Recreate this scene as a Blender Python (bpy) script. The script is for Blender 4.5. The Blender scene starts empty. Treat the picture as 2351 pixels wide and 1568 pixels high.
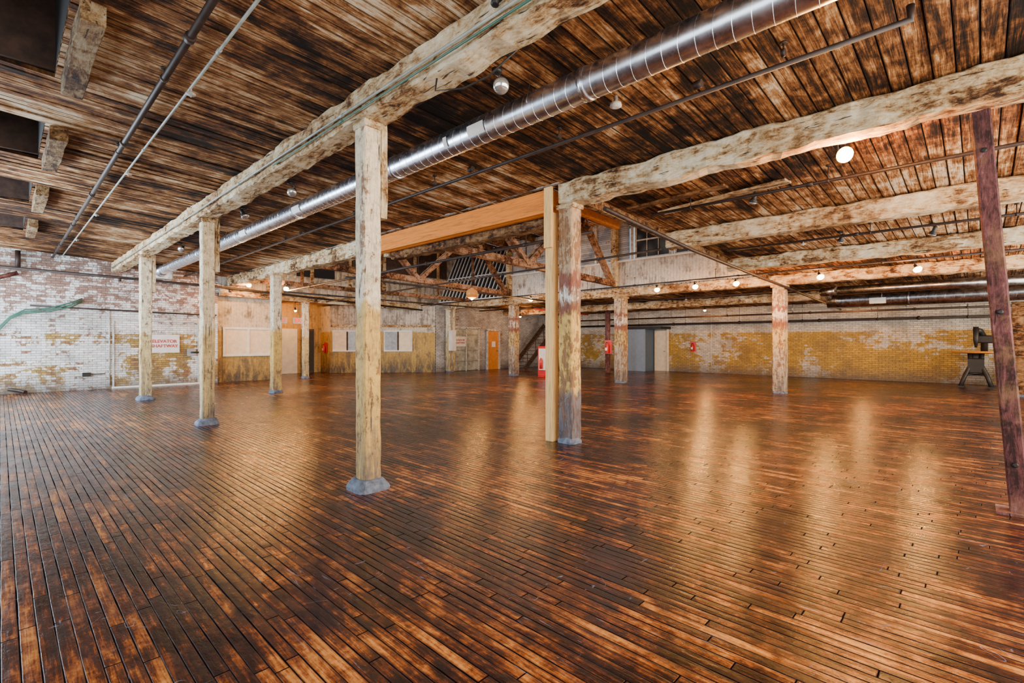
import bpy, math, random
from mathutils import Vector, Matrix, noise as mn
random.seed(7)
TH = math.atan(1175.5/1124.0)

# ------------------------------------------------------------------ node helper
class N:
    def __init__(s, name):
        s.m = bpy.data.materials.new(name); s.m.use_nodes = True
        s.t = s.m.node_tree; s.t.nodes.clear()
        s.out = s.t.nodes.new('ShaderNodeOutputMaterial')
        s.b = s.t.nodes.new('ShaderNodeBsdfPrincipled')
        s.t.links.new(s.b.outputs[0], s.out.inputs[0])
        s.geo = s.t.nodes.new('ShaderNodeNewGeometry')
        s.pos = s.geo.outputs['Position']
        sp = s.t.nodes.new('ShaderNodeSeparateXYZ'); s.t.links.new(s.pos, sp.inputs[0])
        s.X, s.Y, s.Z = sp.outputs
    def set(s, sock, v):
        if isinstance(v, bpy.types.NodeSocket):
            s.t.links.new(v, sock)
        else:
            if isinstance(v, tuple) and len(v) == 3 and sock.type == 'RGBA': v = (*v, 1)
            sock.default_value = v
    def p(s, **k):
        names = {'color':'Base Color','rough':'Roughness','metal':'Metallic','spec':'Specular IOR Level',
                 'ecol':'Emission Color','estr':'Emission Strength','normal':'Normal','coat':'Coat Weight',
                 'coatr':'Coat Roughness','trans':'Transmission Weight','alpha':'Alpha'}
        for a, v in k.items(): s.set(s.b.inputs[names[a]], v)
        return s
    def math(s, op, a, b=None, clamp=False):
        n = s.t.nodes.new('ShaderNodeMath'); n.operation = op; n.use_clamp = clamp
        s.set(n.inputs[0], a)
        if b is not None: s.set(n.inputs[1], b)
        return n.outputs[0]
    def add(s, *a):
        r = a[0]
        for b in a[1:]: r = s.math('ADD', r, b)
        return r
    def mul(s, a, b): return s.math('MULTIPLY', a, b)
    def cen(s, a, k): return s.mul(s.math('SUBTRACT', a, .5), k)
    def mix(s, f, a, b, blend='MIX'):
        n = s.t.nodes.new('ShaderNodeMix'); n.data_type = 'RGBA'; n.blend_type = blend
        s.set(n.inputs[0], f); s.set(n.inputs[6], a); s.set(n.inputs[7], b)
        return n.outputs[2]
    def ramp(s, f, stops):
        n = s.t.nodes.new('ShaderNodeValToRGB'); cr = n.color_ramp
        while len(cr.elements) < len(stops): cr.elements.new(0.5)
        for e, (p, c) in zip(cr.elements, stops): e.position = p; e.color = (*c, 1)
        s.set(n.inputs[0], f); return n.outputs[0]
    def noise(s, v, scale=1, detail=4, rough=.6, dist=0):
        n = s.t.nodes.new('ShaderNodeTexNoise')
        s.set(n.inputs['Vector'], v); n.inputs['Scale'].default_value = scale
        n.inputs['Detail'].default_value = detail; n.inputs['Roughness'].default_value = rough
        n.inputs['Distortion'].default_value = dist
        return n.outputs[0]
    def wn(s, v):
        n = s.t.nodes.new('ShaderNodeTexWhiteNoise'); n.noise_dimensions = '3D'
        s.set(n.inputs['Vector'], v); return n.outputs[0]
    def comb(s, x, y, z):
        n = s.t.nodes.new('ShaderNodeCombineXYZ')
        for i, v in enumerate((x, y, z)): s.set(n.inputs[i], v)
        return n.outputs[0]
    def vmul(s, k, v=None):
        n = s.t.nodes.new('ShaderNodeVectorMath'); n.operation = 'MULTIPLY'
        s.set(n.inputs[0], v or s.pos); n.inputs[1].default_value = k; return n.outputs[0]
    def vadd(s, a, b):
        n = s.t.nodes.new('ShaderNodeVectorMath'); n.operation = 'ADD'
        s.set(n.inputs[0], a); s.set(n.inputs[1], b); return n.outputs[0]
    def step(s, x, a, b):
        n = s.t.nodes.new('ShaderNodeMapRange'); n.clamp = True
        s.set(n.inputs[0], x); n.inputs[1].default_value = a; n.inputs[2].default_value = b
        return n.outputs[0]
    def bump(s, h, strength=.3, dist=.01):
        n = s.t.nodes.new('ShaderNodeBump'); s.set(n.inputs['Height'], h)
        n.inputs['Strength'].default_value = strength; n.inputs['Distance'].default_value = dist
        s.set(s.b.inputs['Normal'], n.outputs[0])

def plain(name, col, rough=.6, metal=0, var=.25, sc=6):
    n = N(name); f = n.noise(n.pos, sc, 5, .65)
    d = tuple(c*(1-var) for c in col); l = tuple(min(1, c*(1+var)) for c in col)
    n.p(color=n.ramp(f, [(.3, d), (.7, l)]), rough=rough, metal=metal)
    n.bump(f, .15, .005)
    return n.m

# ------------------------------------------------------------------ materials
def mat_floor():
    n = N('floor_boards'); W = .066; L = 1.3
    u = n.math('DIVIDE', n.X, W); row = n.math('FLOOR', u); fu = n.math('FRACT', u)
    off = n.mul(n.wn(n.comb(row, 0., 0.)), 7.)
    v = n.math('DIVIDE', n.math('ADD', n.Y, off), L); col = n.math('FLOOR', v); fv = n.math('FRACT', v)
    rnd = n.wn(n.comb(row, col, 3.))
    gw = n.noise(n.vmul((6, 2, 1)), 1, 3)
    g1 = n.step(n.math('ADD', n.math('PINGPONG', fu, .5), n.cen(gw, -.16)), .02, .08)
    g2 = n.step(n.math('PINGPONG', fv, .5), .0015, .005)
    keep = n.mul(g1, g2)
    gv = n.vadd(n.vmul((60, 2.6, 1)), n.comb(0., 0., n.mul(rnd, 40.)))
    grain = n.noise(gv, 1, 5, .7, .8)
    patch = n.noise(n.pos, .5, 5, .65)
    p2 = n.noise(n.vadd(n.vmul((8, 1.6, 1)), n.comb(0., 0., n.mul(rnd, 3.))), 1, 6, .72, .4)
    p3 = n.noise(n.pos, 9, 6, .75)
    p4 = n.noise(n.pos, 2.2, 5, .7)
    t = n.add(.50, n.cen(rnd, .20), n.cen(grain, .7), n.cen(p2, 1.05), n.cen(patch, .9), n.cen(p3, .6), n.cen(p4, .6))
    c = n.ramp(t, [(.32, (.005, .003, .003)), (.44, (.026, .0075, .005)), (.54, (.10, .023, .006)),
                   (.64, (.30, .082, .012)), (.80, (.70, .29, .06))])
    sheen_tint = n.mul(n.step(n.noise(n.pos, .8, 5, .6), .42, .62), .65)  # patches where the floor's purple sheen is mixed into the base colour
    c = n.mix(sheen_tint, c, n.mix(.72, c, (.034, .010, .016)))
    c = n.mix(keep, (.003, .002, .003), c)
    eg = n.mul(n.step(n.math('PINGPONG', fu, .5), .24, .03), n.step(p3, .38, .6))
    c = n.mix(n.mul(eg, .7), c, (.007, .005, .009))
    s1 = n.noise(n.vmul((1.4, .9, 1)), 1.3, 2, .4, 1.5)
    s1 = n.step(n.math('ABSOLUTE', n.math('SUBTRACT', s1, .5)), .0020, .0008)
    s1 = n.mul(s1, n.step(n.noise(n.pos, 1.7, 3), .55, .62))
    s2 = n.noise(n.vmul((8, 26, 1)), 1, 3, .6, .5)
    s2 = n.mul(n.step(s2, .68, .72), n.step(n.noise(n.pos, .8, 2), .46, .58))
    s3 = n.noise(n.vmul((45, 3, 1)), 1, 3, .6, 1.)
    s3 = n.mul(n.step(s3, .68, .71), n.step(n.noise(n.pos, 1.1, 3), .46, .58))
    s = n.math('MAXIMUM', n.math('MAXIMUM', s1, s2), s3)
    c = n.mix(n.mul(s, .5), c, (.30, .34, .52))
    rg = n.add(n.mul(n.noise(n.vmul((9, 2, 1)), 1, 4), .38), .05, n.mul(n.math('SUBTRACT', 1., keep), .6), n.cen(p3, .25), n.cen(p4, .25))
    n.p(color=c, rough=rg, spec=n.mul(keep, .55))
    wob = n.noise(n.vmul((18, 8, 1)), 1, 5, .65)
    h = n.add(n.mul(keep, .4), n.mul(wob, 1.1), n.mul(rnd, .3), n.mul(n.math('PINGPONG', fu, .5), .5), n.mul(grain, .3))
    n.bump(h, .65, .006)
    return n.m

def mat_ceiling(name, W=.13, k=1.0, pale=0., gray=0.):
    n = N(name)
    v = n.math('DIVIDE', n.Y, W); row = n.math('FLOOR', v); fv = n.math('FRACT', v)
    rnd = n.wn(n.comb(row, 1., 0.))
    r3 = n.comb(n.mul(rnd, 13.), n.mul(rnd, 31.), 0.)
    fine = n.noise(n.vadd(n.vmul((3, 70, 1)), r3), 1, 6, .75, .8)
    st = n.noise(n.vadd(n.vmul((1.1, 14, 1)), r3), 1, 7, .75, 1.0)
    iso = n.noise(n.pos, 4, 7, .72, .5)
    iso2 = n.noise(n.vmul((1, 1.6, 1)), 1.5, 6, .7, .6)
    big = n.noise(n.pos, .40, 4, .6)
    t = n.add(.5+pale, n.cen(fine, .50), n.cen(st, .80), n.cen(iso, .60), n.cen(iso2, .55), n.cen(rnd, .12), n.cen(big, .85))
    def C(r, g, b):
        m = (r+g+b)/3; return tuple(min(1, (x*(1-gray)+m*gray)*k) for x in (r, g, b))
    c = n.ramp(t, [(.32, C(.007, .0035, .002)), (.42, C(.055, .020, .006)), (.50, C(.19, .068, .018)),
                   (.57, C(.37, .155, .044)), (.64, C(.58, .34, .155)), (.73, C(.84, .68, .47))])
    gap = n.step(n.math('ADD', n.math('PINGPONG', fv, .5), n.cen(iso, -.1)), .01, .08)
    c = n.mix(gap, C(.004, .003, .002), c)
    n.p(color=c, rough=.8, spec=.2)
    n.bump(n.add(fine, n.mul(st, 1.), gap), .8, .014)
    return n.m

def wood_peel(name, ax='Y', pale=.03, tint=(1, 1, 1), k=1., stops=None):
    n = N(name)
    vs = {'X': (.28, 1, 1), 'Y': (1, .28, 1), 'Z': (1, 1, .25), 'O': (.6, .6, .6)}[ax]
    sc = lambda q: tuple(q*x for x in vs)
    a = n.noise(n.vmul(sc(9)), 1, 8, .74, .7)
    f = n.noise(n.vmul(sc(45)), 1, 6, .75, .5)
    iso = n.noise(n.pos, 7, 7, .75, .3)
    b = n.noise(n.pos, .9, 5, .6)
    t = n.add(.5+pale, n.cen(a, .95), n.cen(f, .45), n.cen(iso, .6), n.cen(b, .7))
    st = stops or [(.33, (.035, .016, .008)), (.41, (.19, .085, .03)), (.48, (.42, .27, .125)),
                   (.56, (.62, .48, .28)), (.70, (.80, .71, .52))]
    c = n.ramp(t, [(p, tuple(min(1, x*y*k) for x, y in zip(q, tint))) for p, q in st])
    c = n.mix(n.mul(n.step(n.noise(n.pos, 2.1, 6, .7), .5, .66), .5), c, (.30, .17, .07))
    crack = n.step(n.noise(n.vmul(tuple(26*x**2 for x in vs)), 1, 3, .6, .4), .645, .67)
    c = n.mix(n.mul(crack, .9), c, (.02, .012, .009))
    n.p(color=c, rough=.78, spec=.25)
    n.bump(n.add(t, n.mul(f, .3), n.mul(crack, -.3)), .9, .014)
    return n.m

def column_paint(name, zones, peel=.60, wood=(.25, .12, .05), seed=0.):
    n = N(name)
    pv = n.vadd(n.vmul((10, 10, 2.2)), n.comb(seed, seed, seed))
    a = n.noise(pv, 1, 8, .74, .8)
    g = n.noise(n.vmul((55, 55, 7)), 1, 5, .72)
    iso = n.noise(n.pos, 11, 7, .75)
    zj = n.add(n.Z, n.cen(n.noise(n.vmul((14, 14, 5)), 1, 5), .5))
    c = zones[0][1]
    for z, col in zones[1:]:
        c = n.mix(n.step(zj, z-.05, z+.05), c, col)
    c = n.mix(n.step(iso, .43, .70), c, n.mix(.65, c, (.19, .12, .07)))
    c = n.mix(n.step(g, .5, .32), c, n.mix(.55, c, (.08, .055, .04)))
    m = n.step(n.add(a, n.cen(iso, .5)), peel-.04, peel+.01)
    c = n.mix(n.mul(m, .9), c, n.ramp(g, [(.3, tuple(x*.35 for x in wood)), (.65, tuple(x*1.4 for x in wood))]))
    crack = n.step(n.noise(n.vadd(n.vmul((30, 30, 1.3)), n.comb(seed, 0., 0.)), 1, 3, .6, .4), .645, .675)
    c = n.mix(n.mul(crack, .9), c, (.025, .018, .014))
    dirt = n.mul(n.step(zj, 1.15, .1), n.step(n.noise(n.vmul((12, 12, 2)), 1, 6, .7), .34, .58))
    c = n.mix(n.mul(dirt, .85), c, (.06, .062, .085))
    n.p(color=c, rough=.62, spec=.3)
    n.bump(n.add(g, n.mul(m, -1.), n.mul(crack, -1.)), .6, .01)
    return n.m

def brick(name, axis, ztop=1.9, yel=.45, red=.62, base=(.74, .72, .68), dirty=.5, redhi=True, och=(.50, .32, .07)):
    n = N(name)
    h = n.X if axis == 'X' else n.Y
    v = n.comb(h, n.Z, 0.)
    bt = n.t.nodes.new('ShaderNodeTexBrick'); n.set(bt.inputs['Vector'], v)
    bt.inputs['Scale'].default_value = 1; bt.inputs['Brick Width'].default_value = .21
    bt.inputs['Row Height'].default_value = .072; bt.inputs['Mortar Size'].default_value = .007
    bt.inputs['Mortar Smooth'].default_value = .3
    bt.inputs['Color1'].default_value = (.68, .68, .68, 1); bt.inputs['Color2'].default_value = (1, 1, 1, 1)
    bt.inputs['Mortar'].default_value = (.34, .32, .30, 1)
    a = n.noise(n.pos, 1.6, 8, .76, .6); b = n.noise(n.pos, .45, 5, .62); f = n.noise(n.pos, 16, 6, .75)
    rr = n.math('FLOOR', n.math('DIVIDE', n.Z, .072))
    cc = n.math('FLOOR', n.math('DIVIDE', n.math('ADD', h, n.mul(rr, .105)), .21))
    br = n.wn(n.comb(cc, rr, 0.))
    zj = n.add(n.Z, n.cen(f, .2), n.cen(a, .25))
    yb = n.step(zj, ztop+.02, ztop-.02)
    ym = n.step(n.add(b, n.cen(f, .25), n.cen(a, .7), n.cen(br, .10)), yel, yel+.05)
    c = n.mix(n.mul(yb, ym), base, n.ramp(f, [(.3, tuple(x*.6 for x in och)), (.7, tuple(x*1.25 for x in och))]))
    rm = n.add(a, n.cen(br, .22), n.cen(f, .5))
    if redhi: rm = n.math('ADD', rm, n.mul(n.step(n.Z, 2.2, 3.4), .17))
    rmask = n.step(rm, red, red+.05)
    c = n.mix(n.mul(rmask, .88), c, n.ramp(f, [(.3, (.14, .05, .028)), (.7, (.42, .19, .11))]))
    c = n.mix(1., c, bt.outputs[0], 'MULTIPLY')
    dn = n.noise(n.pos, 1.1, 8, .75)
    dm = n.mul(n.step(n.add(dn, n.cen(f, .2)), .45, .62), dirty)
    c = n.mix(dm, c, n.mix(.75, c, (.09, .07, .055)))
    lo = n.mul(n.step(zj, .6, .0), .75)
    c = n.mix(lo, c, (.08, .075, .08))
    n.p(color=c, rough=.6, spec=.35)
    n.bump(n.add(n.mul(bt.outputs[1], -1.), n.mul(f, .4)), .6, .012)
    return n.m

def panel_boards(name, axis, base, W=.12, dirt=(.12, .09, .06), thr=.5, ochre=None, gd=.75):
    n = N(name); h = n.X if axis == 'X' else n.Y
    fv = n.math('FRACT', n.math('DIVIDE', h, W))
    gap = n.step(n.math('PINGPONG', fv, .5), .02, .07)
    a = n.noise(n.vmul((5, 5, 1.6)), 1, 8, .74, .5); f = n.noise(n.pos, 12, 6, .75); iso = n.noise(n.pos, 2.2, 7, .72)
    c = n.ramp(f, [(.3, tuple(x*.6 for x in base)), (.65, base)])
    if ochre:
        zj = n.add(n.Z, n.cen(f, .2), n.cen(iso, .3))
        c = n.mix(n.step(zj, ochre+.02, ochre-.02), c, n.ramp(f, [(.3, (.32, .19, .04)), (.7, (.60, .39, .10))]))
        c = n.mix(n.mul(n.step(zj, 1.1, .2), n.step(a, .34, .55)), c, (.06, .048, .035))
    c = n.mix(n.step(n.add(a, n.cen(iso, .8)), thr, thr+.16), c, n.mix(.8, c, dirt))
    c = n.mix(gap, n.mix(gd, c, (.03, .025, .02)), c)
    n.p(color=c, rough=.7); n.bump(gap, .4, .01)
    return n.m

CREAM = (.88, .77, .55); OCH = (.72, .46, .11)
m_floor = mat_floor()
m_ceilL = mat_ceiling('ceiling_boards_peeling', .105, .92, -.005, .04)
m_ceilR = mat_ceiling('ceiling_boards_wide', .15, 1.0, .015, .0)
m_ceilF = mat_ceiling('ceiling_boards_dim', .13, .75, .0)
m_beam = wood_peel('beam_painted_peeling', 'Y', .02)
m_beam2 = wood_peel('beam_painted_worn', 'Y', .02, (1, .99, .98), .95)
m_beamx = wood_peel('crossbeam_painted', 'X', .01, (1, 1, 1), .85)
m_brace = wood_peel('brace_plank_painted', 'Z', .02)
m_hatch = wood_peel('weathered_plank', 'Y', -.02, (1, .95, .9), .5)
m_truss = wood_peel('truss_timber', 'O', -.03, (.80, .62, .70), .62)
m_old = wood_peel('old_brown_timber', 'Y', -.05, (.80, .58, .42), .55)
m_colA = column_paint('column_cream_ochre', [(0, OCH), (1.85, CREAM)], .61)
m_colB = column_paint('column_cream', [(0, (.70, .54, .24)), (1.7, (.88, .77, .52))], .61, seed=5.)
m_colD = column_paint('column_striped', [(0, (.20, .17, .17)), (.75, OCH), (1.88, (.22, .07, .045)), (2.08, (.85, .8, .72)),
                                         (2.27, (.24, .07, .05)), (2.5, (.50, .34, .20))], .54, seed=9.)
m_colG = column_paint('column_banded', [(0, (.50, .43, .30)), (1.3, (.62, .47, .20)), (1.9, (.30, .10, .08)), (2.12, (.8, .74, .66)),
                                        (2.4, (.30, .11, .09)), (2.55, (.62, .52, .38))], .55, seed=14.)
m_plinth = plain('plinth_concrete', (.11, .135, .19), .7, var=.6, sc=14)
def new_lumber(name, col, vs):
    n = N(name); g = n.noise(n.vmul(vs), 1, 5, .7, 1.)
    n.p(color=n.ramp(g, [(.3, tuple(x*.5 for x in col)), (.5, col), (.75, tuple(min(1, x*1.2) for x in col))]), rough=.6, spec=.2)
    n.bump(g, .15, .004); return n.m
m_pine = new_lumber('new_pine', (.84, .52, .19), (40, 40, 2.5))
m_glulam = new_lumber('new_orange_beam', (.80, .24, .028), (20, 1.5, 30))
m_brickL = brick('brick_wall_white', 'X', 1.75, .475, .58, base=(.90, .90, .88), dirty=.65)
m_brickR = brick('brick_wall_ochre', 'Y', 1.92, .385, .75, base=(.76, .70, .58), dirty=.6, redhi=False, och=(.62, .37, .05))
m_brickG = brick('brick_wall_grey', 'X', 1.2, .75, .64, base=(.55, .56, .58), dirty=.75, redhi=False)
m_bead = panel_boards('white_beadboard', 'Y', (.72, .69, .62), .11, gd=.5)
m_endw = panel_boards('white_boards_end', 'X', (.62, .55, .45), .2, thr=.45, gd=.5)
m_winw = panel_boards('ochre_partition', 'X', (.70, .62, .48), .10, ochre=1.95, gd=.35, thr=.51)
m_alc = panel_boards('alcove_wall', 'X', (.56, .36, .12), .3, thr=.5, gd=.3)
m_black = plain('black_metal', (.02, .018, .017), .5, .3)
m_pipe = plain('dark_iron_pipe', (.035, .022, .018), .55, .3, .5)
m_pipew = plain('painted_conduit', (.32, .36, .34), .5, .2, .3)
m_green = plain('green_cable', (.04, .14, .10), .5)
m_rust = wood_peel('rusty_red_steel', 'Z', 0, (1, 1, 1), 1., [(.34, (.03, .012, .012)), (.45, (.095, .033, .034)), (.58, (.17, .062, .06)), (.72, (.30, .17, .17))])
m_dark = plain('dark_void', (.008, .007, .007), .9)
m_white = plain('white_enamel', (.74, .73, .68), .5, var=.15)
m_trimw = plain('grimy_white_paint', (.48, .46, .42), .6, var=.5, sc=9)
m_grey = plain('grey_metal', (.30, .31, .32), .5, .5)
m_red = plain('red_paint', (.55, .015, .015), .4, var=.1)
m_redt = plain('red_lettering', (.50, .04, .04), .6, var=.1)
m_blue = plain('blue_grey_paint', (.07, .12, .19), .5, var=.1)
m_bluel = plain('light_blue_grey_paint', (.22, .29, .38), .5, var=.1)
m_orange = plain('orange_door_wood', (.58, .22, .03), .45, var=.2)
m_cream = plain('cream_board', (.78, .64, .44), .6, var=.15)
m_firedoor = plain('fire_door_tin', (.34, .36, .32), .5, .2, .6, 3)
m_wooddk = plain('dark_brown_wood', (.055, .028, .018), .6, var=.6)
def mat_galv(nm, a, b, r=.18):
    n = N(nm); f = n.noise(n.pos, 9, 4)
    n.p(color=n.ramp(f, [(.3, a), (.7, b)]), metal=1., rough=n.add(n.mul(f, .2), r))
    n.bump(n.noise(n.pos, 3, 3), .1, .02); return n.m
m_galv = mat_galv('galvanised_steel', (.54, .61, .72), (.86, .92, 1.0))
m_galvd = mat_galv('dull_galvanised', (.20, .21, .23), (.42, .43, .45))
m_glass = N('dark_glass').p(color=(.015, .018, .025), rough=.15, spec=.5).m
def mat_em(name, col, st): return N(name).p(color=col, ecol=col, estr=st).m
m_bulb = mat_em('lit_bulb', (1., .48, .10), 45)
m_lens = N('lamp_lens').p(color=(.6, .6, .58), rough=.12, metal=.8).m
m_exit = mat_em('exit_letters', (.9, .04, .02), 1.5)

# ------------------------------------------------------------------ mesh builder
class MB:
    def __init__(s): s.v = []; s.f = []; s.mi = []; s.sm = []; s.mats = []
    def _m(s, m):
        if m not in s.mats: s.mats.append(m)
        return s.mats.index(m)
    def face(s, idx, m, sm=False): s.f.append(idx); s.mi.append(s._m(m)); s.sm.append(sm)
    def prism(s, p0, p1, w, h, m, jit=0, seg=1, ch=0.006, up=(0, 0, 1)):
        p0 = Vector(p0); p1 = Vector(p1); d = (p1-p0).normalized(); up = Vector(up)
        if abs(d.dot(up)) > .98: up = Vector((0, 1, 0))
        sx = d.cross(up).normalized(); sy = sx.cross(d).normalized()
        a, b = w/2, h/2; c = min(ch, a*.45, b*.45)
        prof = [(-a+c, -b), (a-c, -b), (a, -b+c), (a, b-c), (a-c, b), (-a+c, b), (-a, b-c), (-a, -b+c)]
        base = len(s.v); k = 8
        for i in range(seg+1):
            q = p0.lerp(p1, i/seg)
            for (x, y) in prof:
                v = q+sx*x+sy*y
                if jit:
                    nv = mn.noise_vector(v*3.1)*jit + mn.noise_vector(v*9.7)*jit*.6
                    v = v+sx*nv.x+sy*nv.y
                s.v.append(v)
        for i in range(seg):
            for j in range(k):
                j2 = (j+1) % k
                s.face((base+i*k+j, base+i*k+j2, base+(i+1)*k+j2, base+(i+1)*k+j), m)
        s.face(tuple(base+j for j in reversed(range(k))), m)
        s.face(tuple(base+seg*k+j for j in range(k)), m)
        return s
    def box(s, a, b, m, ch=0):
        a = Vector(a); b = Vector(b)
        if ch:
            c = (a+b)/2
            return s.prism((c.x, a.y, c.z), (c.x, b.y, c.z), abs(b.x-a.x), abs(b.z-a.z), m, ch=ch)
        i = len(s.v)
        for z in (a.z, b.z):
            for (x, y) in ((a.x, a.y), (b.x, a.y), (b.x, b.y), (a.x, b.y)): s.v.append(Vector((x, y, z)))
        for q in ((3, 2, 1, 0), (4, 5, 6, 7), (0, 1, 5, 4), (1, 2, 6, 5), (2, 3, 7, 6), (3, 0, 4, 7)):
            s.face(tuple(i+t for t in q), m)
        return s
    def tube(s, pts, r, m, n=8, caps=True, rr=None):
        pts = [Vector(p) for p in pts]; base = len(s.v); up = Vector((0, 0, 1)); prev = None
        for i, p in enumerate(pts):
            if i == 0: d = pts[1]-p
            elif i == len(pts)-1: d = p-pts[i-1]
            else: d = (pts[i+1]-p).normalized()+(p-pts[i-1]).normalized()
            d.normalize()
            if prev is None:
                t = up if abs(d.z) < .9 else Vector((1, 0, 0))
                sx = d.cross(t).normalized()
            else:
                sx = (prev-d*prev.dot(d)).normalized()
            prev = sx; sy = d.cross(sx); R = rr[i] if rr else r
            for j in range(n):
                a = 2*math.pi*j/n; s.v.append(p+sx*math.cos(a)*R+sy*math.sin(a)*R)
        for i in range(len(pts)-1):
            for j in range(n):
                j2 = (j+1) % n
                s.face((base+i*n+j, base+(i+1)*n+j, base+(i+1)*n+j2, base+i*n+j2)[::-1], m, True)
        if caps:
            s.face(tuple(base+j for j in range(n))[::-1], m); s.face(tuple(base+(len(pts)-1)*n+j for j in range(n)), m)
        return s
    def lathe(s, c, axis, prof, m, n=20):
        axis = Vector(axis).normalized(); c = Vector(c)
        return s.tube([c+axis*z for z, r in prof], 0, m, n, True, [max(r, .0005) for z, r in prof])
    def build(s, name, parent=None):
        me = bpy.data.meshes.new(name)
        vs = s.v; mnx = Vector((min(v.x for v in vs), min(v.y for v in vs), min(v.z for v in vs)))
        mxx = Vector((max(v.x for v in vs), max(v.y for v in vs), max(v.z for v in vs)))
        o = Vector(((mnx.x+mxx.x)/2, (mnx.y+mxx.y)/2, mnx.z))
        me.from_pydata([tuple(v-o) for v in vs], [], s.f)
        for mt in s.mats: me.materials.append(mt)
        me.polygons.foreach_set('material_index', s.mi); me.polygons.foreach_set('use_smooth', s.sm)
        me.update()
        ob = bpy.data.objects.new(name, me); ob.location = o
        bpy.context.collection.objects.link(ob)
        if parent: ob.parent = parent; ob.matrix_parent_inverse = Matrix.Translation(-parent.location)
        return ob

def text(body, loc, rotz, size, mat, parent, name='lettering'):
    cu = bpy.data.curves.new(name, 'FONT'); cu.body = body; cu.size = size; cu.extrude = .004
    cu.align_x = 'CENTER'; cu.align_y = 'CENTER'; cu.space_line = 1.1; cu.offset = size*.02
    cu.materials.append(mat)
    ob = bpy.data.objects.new(name, cu); bpy.context.collection.objects.link(ob)
    ob.rotation_euler = (math.pi/2, 0, rotz); ob.location = loc
    if parent: ob.parent = parent; ob.matrix_parent_inverse = Matrix.Translation(-parent.location)
    return ob

# ------------------------------------------------------------------ levels
CZ = [(-3, 4.33), (2.6, 4.02), (5.87, 3.84), (9.15, 3.64), (12.4, 3.52), (15.7, 3.42), (19.5, 3.22), (23.8, 3.05)]
def zc(x):
    for (a, za), (b, zb) in zip(CZ, CZ[1:]):
        if x <= b: return za+(zb-za)*(x-a)/(b-a)
    return CZ[-1][1]
YE = 20.0; XF = 23.45; OY = 4.45

MB().box((-3, -3.5, -.1), (24, 24.2, 0), m_floor).build('floor')

# ------------------------------------------------------------------ ceiling boards
wells = [(5.0, 6.65), (8.2, 9.8), (11.5, 13.1), (14.8, 16.4)]
cb = MB()
def boards(x0, x1, y0, y1, W, m, skip=None):
    y = math.floor(y0/W)*W
    while y < y1:
        ya, yb = max(y+.004, y0), min(y+W-.004, y1)
        if yb-ya > .01:
            xs = [x0, x1]
            if skip:
                for (a, b) in wells:
                    if yb > a and ya < b: xs = [.38, x1]
            dz = random.uniform(0, .016)
            a, b = xs; i = len(cb.v)
            n = max(1, int((b-a)/1.3))
            for k in range(n+1):
                x = a+(b-a)*k/n; z = zc(x)+dz+random.uniform(-.004, .004)
                cb.v += [Vector((x, ya, z)), Vector((x, yb, z)), Vector((x, yb, z+.04)), Vector((x, ya, z+.04))]
            for k in range(n):
                q = i+4*k
                for f in ((0, 1, 5, 4), (1, 2, 6, 5), (2, 3, 7, 6), (3, 0, 4, 7)):
                    cb.face(tuple(q+t for t in f)[::-1], m)
        y += W
boards(-3, 2.6, -3.5, YE+.1, .105, m_ceilL, True)
boards(2.6, 5.87, -3.5, YE+.4, .15, m_ceilR)
boards(5.87, 15.7, -3.5, OY, .15, m_ceilR)
boards(15.7, XF+.1, -3.5, YE, .15, m_ceilF)
for (a, b, y0, y1) in ((2.6, 5.9, -3.5, 20.5), (5.9, 15.7, -3.5, OY), (15.7, 23.6, -3.5, 20)):
    xs = [a]+[x for x, _ in CZ if a < x < b]+[b]
    for p, q in zip(xs, xs[1:]):
        i = len(cb.v); cb.v += [Vector((p, y0, zc(p)+.06)), Vector((q, y0, zc(q)+.06)), Vector((q, y1, zc(q)+.06)), Vector((p, y1, zc(p)+.06))]
        cb.face((i, i+1, i+2, i+3), m_dark)
ys = [-3.5]+[t for w in wells for t in w]+[20.2]
for k in range(0, len(ys), 2):
    i = len(cb.v); cb.v += [Vector((-3, ys[k], zc(-3)+.06)), Vector((2.6, ys[k], zc(2.6)+.06)), Vector((2.6, ys[k+1], zc(2.6)+.06)), Vector((-3, ys[k+1], zc(-3)+.06))]
    cb.face((i, i+1, i+2, i+3), m_dark)
for (a, b) in wells:
    i = len(cb.v); cb.v += [Vector((.38, a, zc(.38)+.06)), Vector((2.6, a, zc(2.6)+.06)), Vector((2.6, b, zc(2.6)+.06)), Vector((.38, b, zc(.38)+.06))]
    cb.face((i, i+1, i+2, i+3), m_dark)
cb.build('ceiling')
for (a, b) in wells:
    w = MB(); z0 = 4.2; z1 = 5.3  # dark brown and black sides put the shaft's shade into colour
    w.box((-2.75, a-.05, z0), (.42, a, z1), m_wooddk).box((-2.75, b, z0), (.42, b+.05, z1), m_wooddk)
    w.box((.38, a, z0), (.43, b, z1), m_dark).box((-2.75, a, z1), (.42, b, z1+.04), m_dark).box((-2.8, a, z0+.1), (-2.75, b, z1), m_dark)
    for yy in (a+.5, b-.5): w.prism((-2.7, yy, z1-.5), (.38, yy, z1-.5), .06, .14, m_wooddk)
    w.prism((.50, a+.0, 4.06), (.50, b, 4.06), .16, .17, m_hatch, .012, 12)
    w.build('skylight_shaft')

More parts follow.
